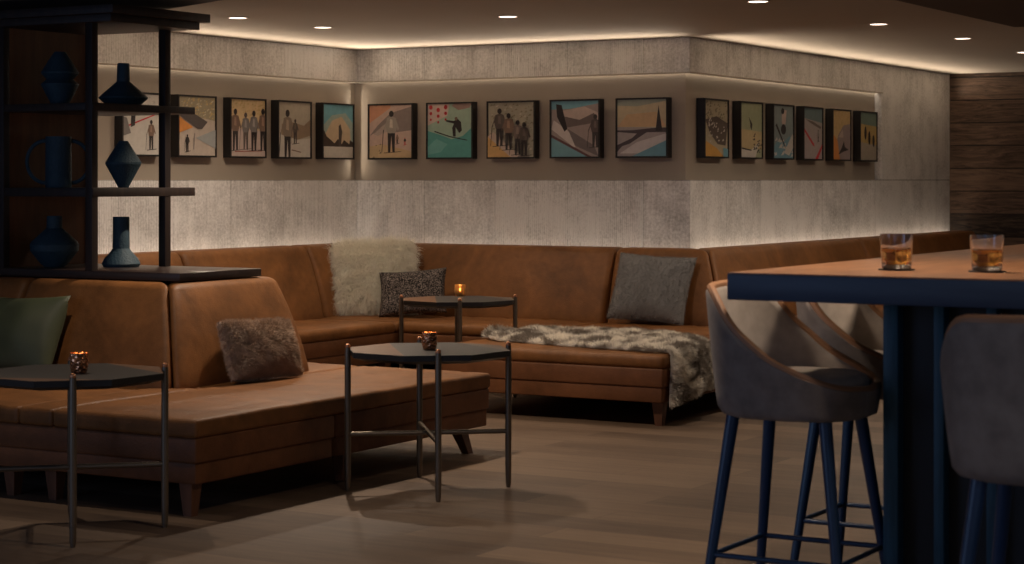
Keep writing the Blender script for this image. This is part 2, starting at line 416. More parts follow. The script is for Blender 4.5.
def pillowbm(w, h, t, n=22, sag=.0, seed=0, wr=.006):
    """pillow standing in the xz plane, front towards -y, bottom at z=0"""
    bm = bmesh.new(); g = {}
    for s in (-1, 1):
        for i in range(n+1):
            for j in range(n+1):
                a = -1+2*i/n; b = -1+2*j/n
                if s == 1 and (i in (0, n) or j in (0, n)): g[(s, i, j)] = g[(-1, i, j)]; continue
                px = a*(1-.07*(1-abs(b)**2)*abs(a)**3); pz = b*(1-.07*(1-abs(a)**2)*abs(b)**3)
                th = ((1-abs(a)**2.6)*(1-abs(b)**2.6))**.55
                x = px*w/2; z = pz*h/2+h/2
                y = s*th*t/2
                nz = noise.noise(Vector((x*6+seed*7, z*6, s*3.3)))
                y += nz*wr*2*th*s
                x += sag*0
                g[(s, i, j)] = bm.verts.new((x, y, z))
    for s in (-1, 1):
        for i in range(n):
            for j in range(n):
                q = [g[(s, i, j)], g[(s, i+1, j)], g[(s, i+1, j+1)], g[(s, i, j+1)]]
                bm.faces.new(q if s == -1 else q[::-1])
    bm.normal_update()
    return bm
def place3(o, loc, rotz, tilt, roll=0):
    """pillow pose: tilt leans the top backwards (+y local)"""
    o.rotation_mode = 'XYZ'
    m = Matrix.Translation(Vector(loc)) @ Matrix.Rotation(rotz, 4, 'Z') @ Matrix.Rotation(-tilt, 4, 'X') @ Matrix.Rotation(roll, 4, 'Y')
    o.matrix_world = m
    o.location = m.to_translation(); o.rotation_euler = m.to_euler('XYZ')
    return o

# ------------------------------------------------------------ setting
struct(obj('floor', bmbox(-9, 11, -3, 24, -.1, 0), M_floor, smooth=False))
struct(obj('ceiling', bmbox(-9, 11, -3, 24, CEIL, CEIL+.1), M_ceil, smooth=False))
NB, NT = 1.4, 2.153   # niche bottom and top
ND = .062             # niche depth
GAP = .004
def wall(name, org, rz, x0, x1, n0, n1, mit0=0, mit1=0):
    """local x along the wall, -y towards the room; cladding face at y=0, niche back at y=ND; mit: 1 convex end, -1 concave end"""
    bm = bmesh.new()
    def quadbox(xa, xb, y0, y1, z0, z1, mi, m0=0, m1=0):
        # mitred box
        def sh(m, y, s): return m*y*s
        pts = {}
        vs = []
        for z in (z0, z1):
            for (x, y, m, s) in ((xa, y0, m0, 1), (xb, y0, m1, -1), (xb, y1, m1, -1), (xa, y1, m0, 1)):
                vs.append(bm.verts.new((x+m*y*s, y, z)))
        for f in ((3, 2, 1, 0), (4, 5, 6, 7), (0, 1, 5, 4), (1, 2, 6, 5), (2, 3, 7, 6), (3, 0, 4, 7)):
            bm.faces.new([vs[i] for i in f]).material_index = mi
    quadbox(x0, x1, ND, ND+.12, 0, CEIL, 1, mit0, mit1)
    quadbox(x0, x1, 0, ND, 0, NB, 0, mit0, mit1)
    quadbox(x0, x1, 0, ND-.03, NT, CEIL-GAP, 0, mit0, mit1)
    if n0 > x0: quadbox(x0, n0, 0, ND, NB, NT, 0, mit0, 0)
    if n1 < x1: quadbox(n1, x1, 0, ND, NB, NT, 0, 0, mit1)
    o = struct(obj(name, bm, [M_conc, M_niche], smooth=False)); at(o, org, rz); return o
# left wall runs from A towards the camera
wall('wall_left', W(A0, 0, -9), TH+PI/2, 0, 9, 9-2.80-.74, 9, 0, -1)
wall('wall_back', A0, TH, 0, LB, 0, LB, -1, 1)
wall('wall_right', W(A0, LB, 0), TH+PI/2, 0, LC, 0, 3.87, 1, 0)
bm = bmbox(0, 5, 0, .12, 0, CEIL)
at(struct(obj('wall_far', bm, M_plank, smooth=False)), W(A0, LB, LC), TH)

# bulkheads
def prism(pts, z0, z1):
    bm = bmesh.new(); a = [bm.verts.new((p[0], p[1], z0)) for p in pts]; b = [bm.verts.new((p[0], p[1], z1)) for p in pts]
    bm.faces.new(a[::-1]); bm.faces.new(b); n = len(pts)
    for i in range(n): bm.faces.new((a[i], a[(i+1) % n], b[(i+1) % n], b[i]))
    bmesh.ops.recalc_face_normals(bm, faces=bm.faces); return bm
struct(obj('trim_1', prism([(-1.61, 10.33), (-2.93, 12.22), (-6, 7.3), (-3, 4), (1.15, 6.3)], 2.31, CEIL-.002), M_bulk_l, smooth=False))
c0 = Vector((2.63, 10.47, 0))
struct(obj('trim_2', prism([c0, c0+EU*4, c0+EU*4-EV*6, c0-EV*6], 2.2, CEIL-.002), M_bulk_r, smooth=False))

# ------------------------------------------------------------ sectional sofas
ST = .42
def puff(x0, x1, y0, y1, amp=.012, dimples=True):
    def f(P, zt=ST):
        a = (P.x-x0)/(x1-x0); b = (P.y-y0)/(y1-y0)
        if P.z > .36:
            e = max(0, min(1, 4*a*(1-a)))*max(0, min(1, 4*b*(1-b)))
            dz = amp*e**.5
            if dimples:
                sx_ = .30; sy_ = .30
                dx = ((P.x/sx_) % 1)-.5; dy = ((P.y/sy_) % 1)-.5
                r2 = (dx*dx+dy*dy)
                dz -= .010*math.exp(-r2/.012)*(1 if e > .2 else 0) + .0042*math.exp(-(dx*dx)/.004)
            dz += .004*noise.noise(Vector((P.x*3, P.y*3, 0)))
            P = P+Vector((0, 0, dz*(P.z-.36)/.06))
        return P
    return f
def seat(parent, x0, x1, y0, y1, r=.032):
    bm = bmesh.new(); n = (max(6, int((x1-x0)/.035)), max(6, int((y1-y0)/.035)), 1)
    rbox(bm, (x0+x1)/2, (y0+y1)/2, (ST-.012+.33)/2, x1-x0-.001, y1-y0-.001, ST-.012-.33, r, n=n, nr=4, fn=puff(x0, x1, y0, y1))
    o = obj('seat_cushion', bm, M_leather, parent, angle=80)
    return o
def base(parent, x0, x1, y0, y1):
    bm = bmesh.new()
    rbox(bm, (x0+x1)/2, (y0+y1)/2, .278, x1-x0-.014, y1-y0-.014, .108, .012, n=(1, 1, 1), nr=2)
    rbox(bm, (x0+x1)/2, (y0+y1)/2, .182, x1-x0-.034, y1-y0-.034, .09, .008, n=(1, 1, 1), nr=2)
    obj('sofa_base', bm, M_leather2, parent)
def leg(parent, x, y, dx=0, dy=0):
    bm = bmesh.new(); a, b = .034, .021
    t = [bm.verts.new((x+sx*a, y+sy*a, .14)) for sx, sy in ((-1, -1), (1, -1), (1, 1), (-1, 1))]
    u = [bm.verts.new((x+dx+sx*b, y+dy+sy*b, 0)) for sx, sy in ((-1, -1), (1, -1), (1, 1), (-1, 1))]
    bm.faces.new(t); bm.faces.new(u[::-1])
    for i in range(4): bm.faces.new((u[i], u[(i+1) % 4], t[(i+1) % 4], t[i]))
    obj('leg', bm, M_legw, parent, smooth=False)
def backc(parent, mapf, s0, ks, e0, ke, zt, qb, qt, z0=.36, r=.045, name='back_cushion'):
    """leaning back section. q = distance in front of the back plane (0..q_front(z)); along spans s0+ks*q .. e0+ke*q"""
    Lg = 1.0; n = (max(8, int(abs(e0-s0)/.06)), 4, 10)
    bm = bmesh.new(); T = .30
    size = abs(e0-s0)
    def fn(P):
        t = max(0, min(1.15, (P.z-ST)/(zt-ST))); 
        qf = qb+(qt-qb)*t
        qf += .018*math.sin(PI*max(0, min(1, t)))                   # slight crown
        q = P.y/T*qf
        a = P.x/size
        s = s0+ks*q; e = e0+ke*q
        al = s+(e-s)*a
        bul = 4*max(0, a)*(1-min(1, a))
        q += .012*bul**.4*(P.y/T)+.005*noise.noise(Vector((al*2.2, P.z*4, 1)))*(P.y/T)
        return mapf(al, q, P.z)
    rbox(bm, size/2, T/2, (z0+zt)/2, size-.001, T, zt-z0, r, n=n, nr=5, fn=fn)
    bmesh.ops.recalc_face_normals(bm, faces=bm.faces)
    return obj(name, bm, M_leather, parent, angle=80)

# wall sofa: local frame = (u, v) from the corner A
ws = thing('sectional_sofa', 'long brown leather wall sofa wrapping the corners under the pictures', 'sofa', A0, TH)
D = 1.13
seat(ws, .04, D, -3.9, -D+.0)
seat(ws, .04, D, -D, -.04)
seat(ws, D, 2.40, -D, -.04)
seat(ws, 2.40, LB+D-.06, -2.60, -D)          # chaise
seat(ws, 2.40, LB+D-.06, -D, -.04)
seat(ws, LB+.04, LB+D-.06, -.04, 2.6)
seat(ws, LB+.04, LB+D-.06, 2.6, LC-.1)
base(ws, .04, D, -3.9, -.04); base(ws, D, LB+D-.06, -D, -.04); base(ws, 2.40, LB+D-.06, -2.60, -D); base(ws, LB+.04, LB+D-.06, -.04, LC-.1)
for p in ((D-.08, -3.8), (.2, -3.8), (D-.08, -2.4), (D-.06, -1.2), (1.9, -D+.08), (2.50, -2.50), (LB+D-.13, -2.50), (2.5, -D), (LB+D-.12, -1.0), (LB+D-.12, .6), (LB+D-.12, 2.2), (LB+D-.12, 3.8), (LB+D-.12, 5.4)):
    leg(ws, p[0], p[1])
ZT = .925
QB, QT = .37, .20
mAD = lambda al, q, z: (q+.085, -al, z)          # faces +u, along = -v
mAB = lambda al, q, z: (al, -q-.085, z)
mBC = lambda al, q, z: (LB+q+.085, al, z)
backc(ws, mAD, 3.88, 0, 2.45, 0, ZT, QB, QT)
backc(ws, mAD, 2.44, 0, 1.04, 0, ZT, QB, QT)
backc(ws, mAD, 1.03, 0, .085, 1, ZT, QB, QT)
backc(ws, mAB, .085, 1, 2.40, 0, ZT, QB, QT)
backc(ws, mAB, 2.41, 0, LB+.085, 1, ZT, QB, QT)
backc(ws, mBC, -.085, -1, 2.60, 0, ZT, QB, QT)
backc(ws, mBC, 2.61, 0, LC-.12, 0, ZT, QB, QT)
# far sofa along the wood wall
fs = thing('banquette', 'dark leather banquette back along the rough dark wood wall', 'sofa', W(A0, LB, LC), TH)
seat(fs, 1.2, 4.5, -.9, -.04); base(fs, 1.2, 4.5, -.9, -.04)
for p in ((1.3, -.8), (4.4, -.8), (1.3, -.15), (4.4, -.15)): leg(fs, *p)
backc(fs, lambda al, q, z: (al, -q-.03, z), 1.2, 0, 2.8, 0, ZT, .36, .2)
backc(fs, lambda al, q, z: (al, -q-.03, z), 2.81, 0, 4.5, 0, ZT, .36, .2)

# near sofa: local frame from its front corner K
ns = thing('sectional_sofa', 'near brown leather corner sofa in front of the display shelf', 'sofa', K0, TH)
seat(ns, -.80, 0, 0, 2.36, .018)
seat(ns, -1.0, -.80, 0, 1.0, .018)
seat(ns, -1.9, -1.0, 0, 1.0, .018)
seat(ns, -2.9, -1.9, 0, 1.0)
seat(ns, -1.25, -.80, 1.0, 2.36)
base(ns, -2.9, 0, 0, 1.0); base(ns, -1.25, 0, 1.0, 2.36)
leg(ns, -.075, .055); leg(ns, -.87, .10); leg(ns, -1.12, .10); leg(ns, -2.8, .1); leg(ns, -.12, 2.22, .03, .05); leg(ns, -1.15, 2.25); leg(ns, -.12, 1.2); leg(ns, -2.8, .9); leg(ns, -1.1, 1.1)
ZN = .90
mR = lambda al, q, z: (-1.35+q, al, z)
mF = lambda al, q, z: (-1.35+al, 1.37-q, z)      # faces -v, convex corner: al <= q
backc(ns, mR, 1.37, -1, 1.77, .45, ZN, .50, .32, r=.034)
backc(ns, mF, -.62, 0, 0, 1, ZN, .50, .30, r=.034)
backc(ns, mF, -1.55, 0, -.63, 0, ZN, .50, .30, r=.034)

# ------------------------------------------------------------ console behind the near sofa, display shelf on it
S0 = W(K0, -1.035, 1.13)          # front right corner of the ledge top
con = thing('console_cabinet', 'dark wood console ledge behind the near leather sofa', 'cabinet', W(S0, 0, 0), TH)
bm = bmesh.new()
box(bm, -2.4, -.34, .27, .62, 0, .905)
obj('cabinet_body', bm, M_dark, con, smooth=False)
bm = bmesh.new(); box(bm, -2.4, 0, 0, .65, .905, .945, 0, .003)
obj('countertop', bm, M_ledge, con)
P1 = -.565
sh = thing('display_shelf', 'tall open dark wood display shelf holding six blue pots', 'shelf', W(S0, P1, 0, .945), TH)
LW = .606; PW = .045; SD = .605; OV = .80
def post(x, y): obj('post', bmbox(x-PW, x, y, y+PW, 0, 2.19-.945, .002), M_dark, sh)
post(0, 0); post(-LW, 0); post(0, SD-PW); post(-LW, SD+.03)
for (zt, zb) in ((1.79, 1.752), (1.36, 1.315)):
    obj('shelf_board', bmbox(-LW-.02, .004, .004, OV, zb-.945, zt-.945, .002), M_dark, sh)
bm = bmbox(-LW-PW/2-.009, -LW-PW/2+.009, PW, SD+.03, 0, 2.19-.945)
obj('side_panel', bm, M_panel, sh, smooth=False)
bm = bmesh.new()
box(bm, -1.9, .15, -.03, .66, 2.19-.945, 2.228-.945, 0, .002)
box(bm, -1.9, .19, -.06, .70, 2.229-.945, 2.272-.945, 0, .002)
obj('cornice', bm, M_dark, sh)
# more bays to the left, outside the frame
obj('post', bmbox(-LW*2-PW, -LW*2, 0, PW, 0, 2.19-.945), M_dark, sh)
obj('post', bmbox(-LW*2-PW, -LW*2, SD-PW, SD, 0, 2.19-.945), M_dark, sh)

def vase(name, prof, a, b, z, label, ang=0, cat='vase', grp='dark blue pots on the display shelf'):
    t = thing(name, label, cat, W(S0, P1-a, b, z), TH, grp)
    bm = bmesh.new()
    pr = prof
    # open mouth: inner wall
    rt, ztp = pr[-1]
    inner = [(rt-.006, ztp), (max(.008, rt-.01), ztp-.05), (0, ztp-.055)]
    lathe(bm, [(0, 0)]+pr+inner, 48)
    obj('body', bm, M_vase, t, angle=25)
    return t
LA, LBb = .50, .25; RA, RB = .26, .50
ZA, ZBd, ZC = 1.79, 1.36, .945
sL = .00535
def pp(l): return [(r*sL, h*sL) for r, h in l]
# profile entries in photo pixels (radius, height)
t = vase('faceted_vase', pp([(8, 0), (18, 19.5), (18.2, 21), (12.8, 25.5), (18, 31), (18, 32.5), (11, 44), (6, 51.5), (5, 52.5)]), .44, .24, ZA, 'pinched double cone pot on the upper left shelf')
t = vase('bottle_vase', pp([(16, 0), (24, 7.5), (24, 8.5), (12, 19), (6.5, 24), (6, 41), (5.5, 42)]), .20, .46, ZA, 'squat flared vase with narrow neck on the upper right shelf')
t = vase('diamond_vase', pp([(5, 0), (17.5, 23), (17.5, 25), (9, 38.5), (5, 45), (4.5, 46)]), .20, .46, ZBd, 'diamond shaped vase standing on the middle right shelf')
t = vase('trumpet_vase', pp([(17, 0), (18.8, 3), (16.5, 8), (9.8, 15.5), (8.3, 18), (8, 48), (7.8, 49)]), .18, .42, ZC, 'funnel foot vase with tall cylinder neck on the ledge')
t = vase('bellied_jar', pp([(9, 0), (13, 3), (23.2, 16), (23.6, 22), (22, 25), (10, 36), (7.6, 38), (7.4, 49), (7, 50)]), .46, .22, ZC, 'round bellied jar with short neck at the lower left')
t = vase('handled_jug', pp([(12.5, 0), (12.8, 3), (12.5, 48), (12.5, 50)]), .45, .24, ZBd, 'cylindrical jug with two big loop handles', cat='jug')
for s in (-1, 1):
    bm = bmesh.new(); pts = []
    for i in range(17):
        a = PI*(-.5+i/16.0); pts.append((s*(.065+.095*math.cos(a)), 0, .135+.11*math.sin(a)))
    tube(bm, pts, .0105, 12); obj('handle', bm, M_vase, t)
t.rotation_euler = (0, 0, math.radians(12))

# ------------------------------------------------------------ cocktail tables
TH_T = .643
def table(label, loc, rz, inlay=(((2, 3, 4, 5), 1), ((5, 6, 7, 1, 2), 0), ((7, 0, 1), 3))):
    t = thing('cocktail_table', label, 'table', loc, rz, 'octagonal cocktail tables')
    bm = bmesh.new(); ap = .352; R = ap/math.cos(PI/8)
    zt, zb, ze = TH_T-.008, TH_T-.045, TH_T-.008
    top = [bm.verts.new((R*math.cos(PI/8+PI/4*k), R*math.sin(PI/8+PI/4*k), zt)) for k in range(8)]
    for idx, mi_ in inlay:
        bm.faces.new([top[q] for q in idx]).material_index = mi_
    low = [bm.verts.new((v.co.x, v.co.y, zb+.012)) for v in top]
    low2 = [bm.verts.new((v.co.x*.86, v.co.y*.86, zb-.004)) for v in top]
    for k in range(8):
        f = bm.faces.new((top[(k+1) % 8], top[k], low[k], low[(k+1) % 8])); f.material_index = 2
        f = bm.faces.new((low[(k+1) % 8], low[k], low2[k], low2[(k+1) % 8])); f.material_index = 2
    bm.faces.new(low2[::-1]).material_index = 2
    obj('tabletop', bm, [M_tdark, M_tbrown, M_tedge, M_tmid], t, smooth=False)
    for k in range(4):
        a = PI/2*k; x, y = .366*math.cos(a), .366*math.sin(a)
        bm = bmesh.new(); tube(bm, [(x, y, 0), (x, y, .02), (x, y, .1), (x, y, TH_T-.06), (x, y, TH_T+.004)], [.009, .0125, .0145, .0145, .0125], 16)
        lg = obj('leg', bm, M_metal, t)
        bm = bmesh.new(); bmesh.ops.create_uvsphere(bm, u_segments=14, v_segments=9, radius=.0125, matrix=Matrix.Translation((x, y, TH_T+.009)))
        obj('ball_tip', bm, M_copper, lg)
        bm = bmesh.new(); tube(bm, [(0, 0, .256), (x, y, .256)], .011, 10)
        obj('stretcher', bm, M_metal, t)
    return t
RT = math.radians(9)
tb1 = table('octagonal cocktail table in the centre, in front of the near sofa seat end', (-.378, 9.06, 0), RT)
tb2 = dup(tb1, (-.345, 12.86, 0), math.radians(3), 'octagonal cocktail table farthest back, beside the black tweed cushion and fur throw')
tb3 = table('octagonal cocktail table cut by the left picture edge, below the green cushion', (-1.755, 7.975, 0), math.radians(13), (((1, 2, 3, 4, 6, 7), 0), ((7, 0, 1), 1), ((4, 5, 6), 1)))
def candle(label, loc, amberc=False, r=.036, h=.078):
    t = thing('candle_holder', label, 'candle', loc, 0, 'votive candles on the cocktail tables')
    bm = bmesh.new()
    lathe(bm, [(0, 0), (r*.72, 0), (r*.86, h*.08), (r*.98, h*.35), (r, h*.6), (r*.96, h), (r*.90, h), (r*.92, h*.5), (r*.8, h*.12), (0, h*.1)], 32)
    obj('glass_cup', bm, M_ambercup if amberc else M_cup, t)
    bm = bmesh.new(); lathe(bm, [(0, .1*h), (r*.7, .1*h), (r*.72, h*.42), (0, h*.42)], 24)
    cd = obj('wax_candle', bm, M_wax, t)
    bm = bmesh.new(); lathe(bm, [(0, h*.43), (.0045, h*.50), (.005, h*.6), (.0025, h*.72), (0, h*.8)], 12)
    obj('flame', bm, M_flame, cd)
    l = bpy.data.lights.new('candle_light', 'POINT'); l.energy = .06; l.color = (1, .55, .22); l.shadow_soft_size = .01
    lo = bpy.data.objects.new('candle_light', l); C.objects.link(lo); lo.location = Vector(loc)+Vector((0, 0, h*.9+.01))
    return t
TZ = TH_T-.008
def onplane(x, y, z):
    s = (HZ-y)/(z-HC); return Vector(((x-CX)/s, F/s, z))
candle('copper votive candle on the centre cocktail table', onplane(429.5, 349.5, TZ))
candle('glowing amber votive candle on the rear cocktail table', onplane(460, 296, TZ), True, .036, .075)
candle('copper votive candle on the left cocktail table', onplane(79, 373, TZ), False, .037, .08)

# ------------------------------------------------------------ cushions
def furry(o_bm, name, parent, mat, count, length, w, droop, curl, segs=2, rnd=.5, cond=None):
    smp = pick(o_bm, count, cond); bm = bmesh.new(); strands(bm, smp, length, w, droop, curl, segs, rnd=rnd)
    o = obj(name, bm, mat, parent, smooth=False, merge=False); return o
def cushion(name, label, w, h, t, mat, loc, rz, tilt, roll=0, fur=None, wr=.006, seed=1, cat='cushion', grp=None):
    bm = pillowbm(w, h, t, seed=seed, wr=wr)
    if bm.calc_volume(signed=True) < 0: bmesh.ops.reverse_faces(bm, faces=bm.faces)
    cp = bm.copy()
    o = obj(name, bm, mat, angle=180); o['label'] = label; o['category'] = cat
    place3(o, loc, rz, tilt, roll)
    if fur:
        fo = furry(cp, 'fur', o, mat, *fur); 
    cp.free()
    return o
SE = ST+.003
# ivory long fur in the corner
cushion('fur_cushion', 'shaggy ivory long fur cushion in the sofa corner', .60, .53, .18, M_furw, W(A0, .66, -.72, SE+.01), TH+math.radians(32), math.radians(16), math.radians(-3), (34000, .095, .0034, 1.0, .8, 3, .45), seed=3)
cushion('tweed_cushion', 'black and grey tweed lumbar cushion leaning on the ivory fur cushion', .50, .345, .13, M_tweed, W(A0, 1.03, -.78, SE+.01), TH+math.radians(20), math.radians(22), math.radians(-5), seed=5)
cushion('plush_cushion', 'square grey plush cushion leaning on the back of the wall sofa', .57, .49, .17, M_furg, W(A0, 2.79, -.60, SE+.015), TH+math.radians(5), math.radians(24), math.radians(3), (30000, .017, .0024, .5, .4, 1, .6), wr=.012, seed=8)
cushion('lumbar_cushion', 'brown short fur lumbar cushion on the near sofa', .50, .28, .13, M_furb, W(K0, -.72, 1.42, SE+.015), TH+PI/2-math.radians(4), math.radians(20), math.radians(2), (34000, .030, .0028, .5, .5, 2, .5), wr=.012, seed=11)
cushion('satin_cushion', 'large olive green satin cushion at the left edge', .56, .43, .19, M_olive, W(K0, -1.80, .73, SE+.01), TH, math.radians(24), math.radians(-2), seed=14, wr=.014)

# ------------------------------------------------------------ throw over the chaise
def lerp_t(tab, s):
    for (a, b), (c, d) in zip(tab, tab[1:]):
        if s <= c: return b+(d-b)*(s-a)/(c-a)
    return tab[-1][1]
bm = bmesh.new()
UR = LB+D-.06
near = [(0, -2.10), (.15, -2.30), (.4, -2.37), (.7, -2.46), (.85, -2.50), (1, -2.52)]
far = [(0, -1.95), (.08, -1.70), (.3, -1.50), (.55, -1.42), (.8, -1.62), (1, -1.93)]
NS, NTt = 110, 40; grid = {}
TS = ST+.003
for i in range(NS+1):
    s = i/NS*1.42
    for j in range(NTt+1):
        q = j/NTt
        s1 = min(1, s); n_, f_ = lerp_t(near, s1), lerp_t(far, s1)
        v = n_+(f_-n_)*q
        wob = noise.noise(Vector((s*5, q*4, 0)))
        edge = min(q, 1-q)*2
        lump = .5+.5*math.sin(s*34+3.5*wob+q*2); lump2 = noise.noise(Vector((s*13, q*9, 4)))
        th = .004+.042*(max(0, edge)**.35)*(.45+.55*lump)+.016*lump2*min(1, edge*3)
        cr = .008
        if s <= 1:
            u = 2.42+(UR-2.42)*s1+.0; z = TS
            hump = .018*math.sin(PI*q)*abs(noise.noise(Vector((s*4, q*3, 9))))
            p = Vector((u, v, z+th+hump))
            if s > .97:
                k = (s-.97)/.03; p = Vector((u+th*k*.8, v, z+th*(1-.25*k)))
        else:
            d = (s-1)/.42; dz = .30*d*(1-.25*q)
            v2 = v+.05*d*(q-.5)
            fold = .016*math.sin(q*17+1.5*wob)*d
            p = Vector((UR+.010+th*.9+fold, v2, ST-.008-dz))
        grid[(i, j)] = bm.verts.new(p)
for i in range(NS):
    for j in range(NTt):
        bm.faces.new((grid[(i, j)], grid[(i+1, j)], grid[(i+1, j+1)], grid[(i, j+1)]))
# underside skirt to give it real thickness
for j in (0, NTt):
    for i in range(NS):
        pass
bmesh.ops.recalc_face_normals(bm, faces=bm.faces)
if sum(f.normal.z for f in bm.faces) < 0: bmesh.ops.reverse_faces(bm, faces=bm.faces)
cp = bm.copy()
th_o = obj('throw_blanket', bm, M_throw, angle=180)
sol = th_o.modifiers.new('thick', 'SOLIDIFY'); sol.thickness = .012; sol.offset = -1
th_o['label'] = 'banded grey and cream faux fur throw draped over the chaise edge'; th_o['category'] = 'blanket'
at(th_o, A0, TH)
furry(cp, 'fur', th_o, M_throw, 40000, .030, .0036, .5, .5, 2, .5); cp.free()

# ------------------------------------------------------------ pictures
def art(parent, w, h, bg, shapes, y=-.0):
    bm = bmesh.new(); mats = []; 
    def mi(c):
        m = artmat(c)
        if m not in mats: mats.append(m)
        return mats.index(m)
    lay = 0
    def poly(pts, c):
        nonlocal lay
        pts = [(max(0, min(1, a)), max(0, min(1, b))) for a, b in pts]
        yy = y-.00005*lay; lay += 1
        vs = [bm.verts.new(((a-.5)*w, yy, b*h)) for a, b in pts]
        try:
            f = bm.faces.new(vs); f.material_index = mi(c)
            if f.normal.y > 0: f.normal_flip()
        except ValueError: pass
    poly([(0, 0), (1, 0), (1, 1), (0, 1)], bg)
    for s in shapes:
        k = s[0]
        if k == 'p': poly(s[2], s[1])
        elif k == 'c':
            _, c, cx_, cy_, r_, ry_ = s
            poly([(cx_+r_*math.cos(2*PI*i/14), cy_+ry_*math.sin(2*PI*i/14)) for i in range(14)], c)
        elif k == 'fig':     # standing figure: x, feet y, height, colours
            _, c1, c2, x, y0, hh = s
            ww = hh*.11
            poly([(x-ww*.9, y0), (x-ww*.3, y0), (x, y0+hh*.4), (x+ww*.3, y0), (x+ww*.9, y0), (x+ww, y0+hh*.5), (x-ww, y0+hh*.5)], c1)
            poly([(x-ww*1.1, y0+hh*.46), (x+ww*1.1, y0+hh*.46), (x+ww*1.5, y0+hh*.62), (x+ww*1.2, y0+hh*.82), (x, y0+hh*.86), (x-ww*1.2, y0+hh*.82), (x-ww*1.5, y0+hh*.6)], c2)
            poly([(x-ww*1.5, y0+hh*.62), (x-ww*1.1, y0+hh*.80), (x-ww*1.9, y0+hh*.52), (x-ww*2.3, y0+hh*.50)], c2)
            poly([(x+ww*1.2, y0+hh*.80), (x+ww*2.1, y0+hh*.56), (x+ww*1.7, y0+hh*.52), (x+ww*1.2, y0+hh*.66)], c2)
            poly([(x-ww*2.2, y0+hh*.54), (x-ww*2.0, y0+hh*.54), (x-ww*2.5, y0), (x-ww*2.65, y0)], c1)
            poly([(x-ww*2.0, y0-.012), (x+ww*2.6, y0+.012), (x+ww*2.6, y0+.022), (x-ww*2.0, y0)], c1)
            poly([(x-ww*.5, y0+hh*.6), (x+ww*.4, y0+hh*.58), (x+ww*.3, y0+hh*.78), (x-ww*.3, y0+hh*.80)], [min(1, q_*1.35) for q_ in c2])
            poly([(x+ww*.65*math.cos(2*PI*i/10), y0+hh*.92+hh*.075*math.sin(2*PI*i/10)) for i in range(10)], c1)
        elif k == 'spk':     # speckles
            _, c, n, x0, x1, y0, y1, sz, seed = s
            rr = random.Random(seed)
            for _i in range(n):
                a, b = rr.uniform(x0, x1), rr.uniform(y0, y1); d = sz*rr.uniform(.6, 1.4)
                poly([(a, b), (a+d*1.4, b+d*.2), (a+d, b+d*.8)], c)
    bmesh.ops.remove_doubles(bm, verts=[], dist=0)
    o = obj('print', bm, mats, parent, smooth=False, merge=False)
    return o
PH = .428; PWd = .415; FD = .068
def picture(label, wall_o, wall_rz, x, shapes, bg):
    loc = wall_o + Matrix.Rotation(wall_rz, 3, 'Z') @ Vector((x, ND-.004, 0)) + Vector((0, 0, 1.558))
    t = thing('framed_print', label, 'picture', loc, wall_rz, 'framed ski prints in the wall niche')
    bm = bmesh.new(); b = .012; w2 = PWd/2
    for (xa, xb, za, zb) in ((-w2, -w2+b, 0, PH), (w2-b, w2, 0, PH), (-w2+b, w2-b, 0, b), (-w2+b, w2-b, PH-b, PH)):
        box(bm, xa, xb, -FD, 0, za, zb)
    box(bm, -w2+b, w2-b, -.02, -.005, b, PH-b)
    obj('frame', bm, M_black, t, smooth=False)
    o = art(t, PWd-2*b, PH-2*b, bg, shapes)
    o.location = (0, -FD+.008, b)
    return t
ink = (.12, .10, .10); grey = (.45, .43, .42); lg = (.72, .70, .67); snow = (.82, .80, .76); gold = (.78, .66, .42); org = (.85, .52, .22); teal = (.35, .68, .66); blue = (.42, .66, .74); red = (.78, .16, .18); pink = (.88, .68, .58); sand = (.86, .74, .54); brown = (.45, .35, .29)
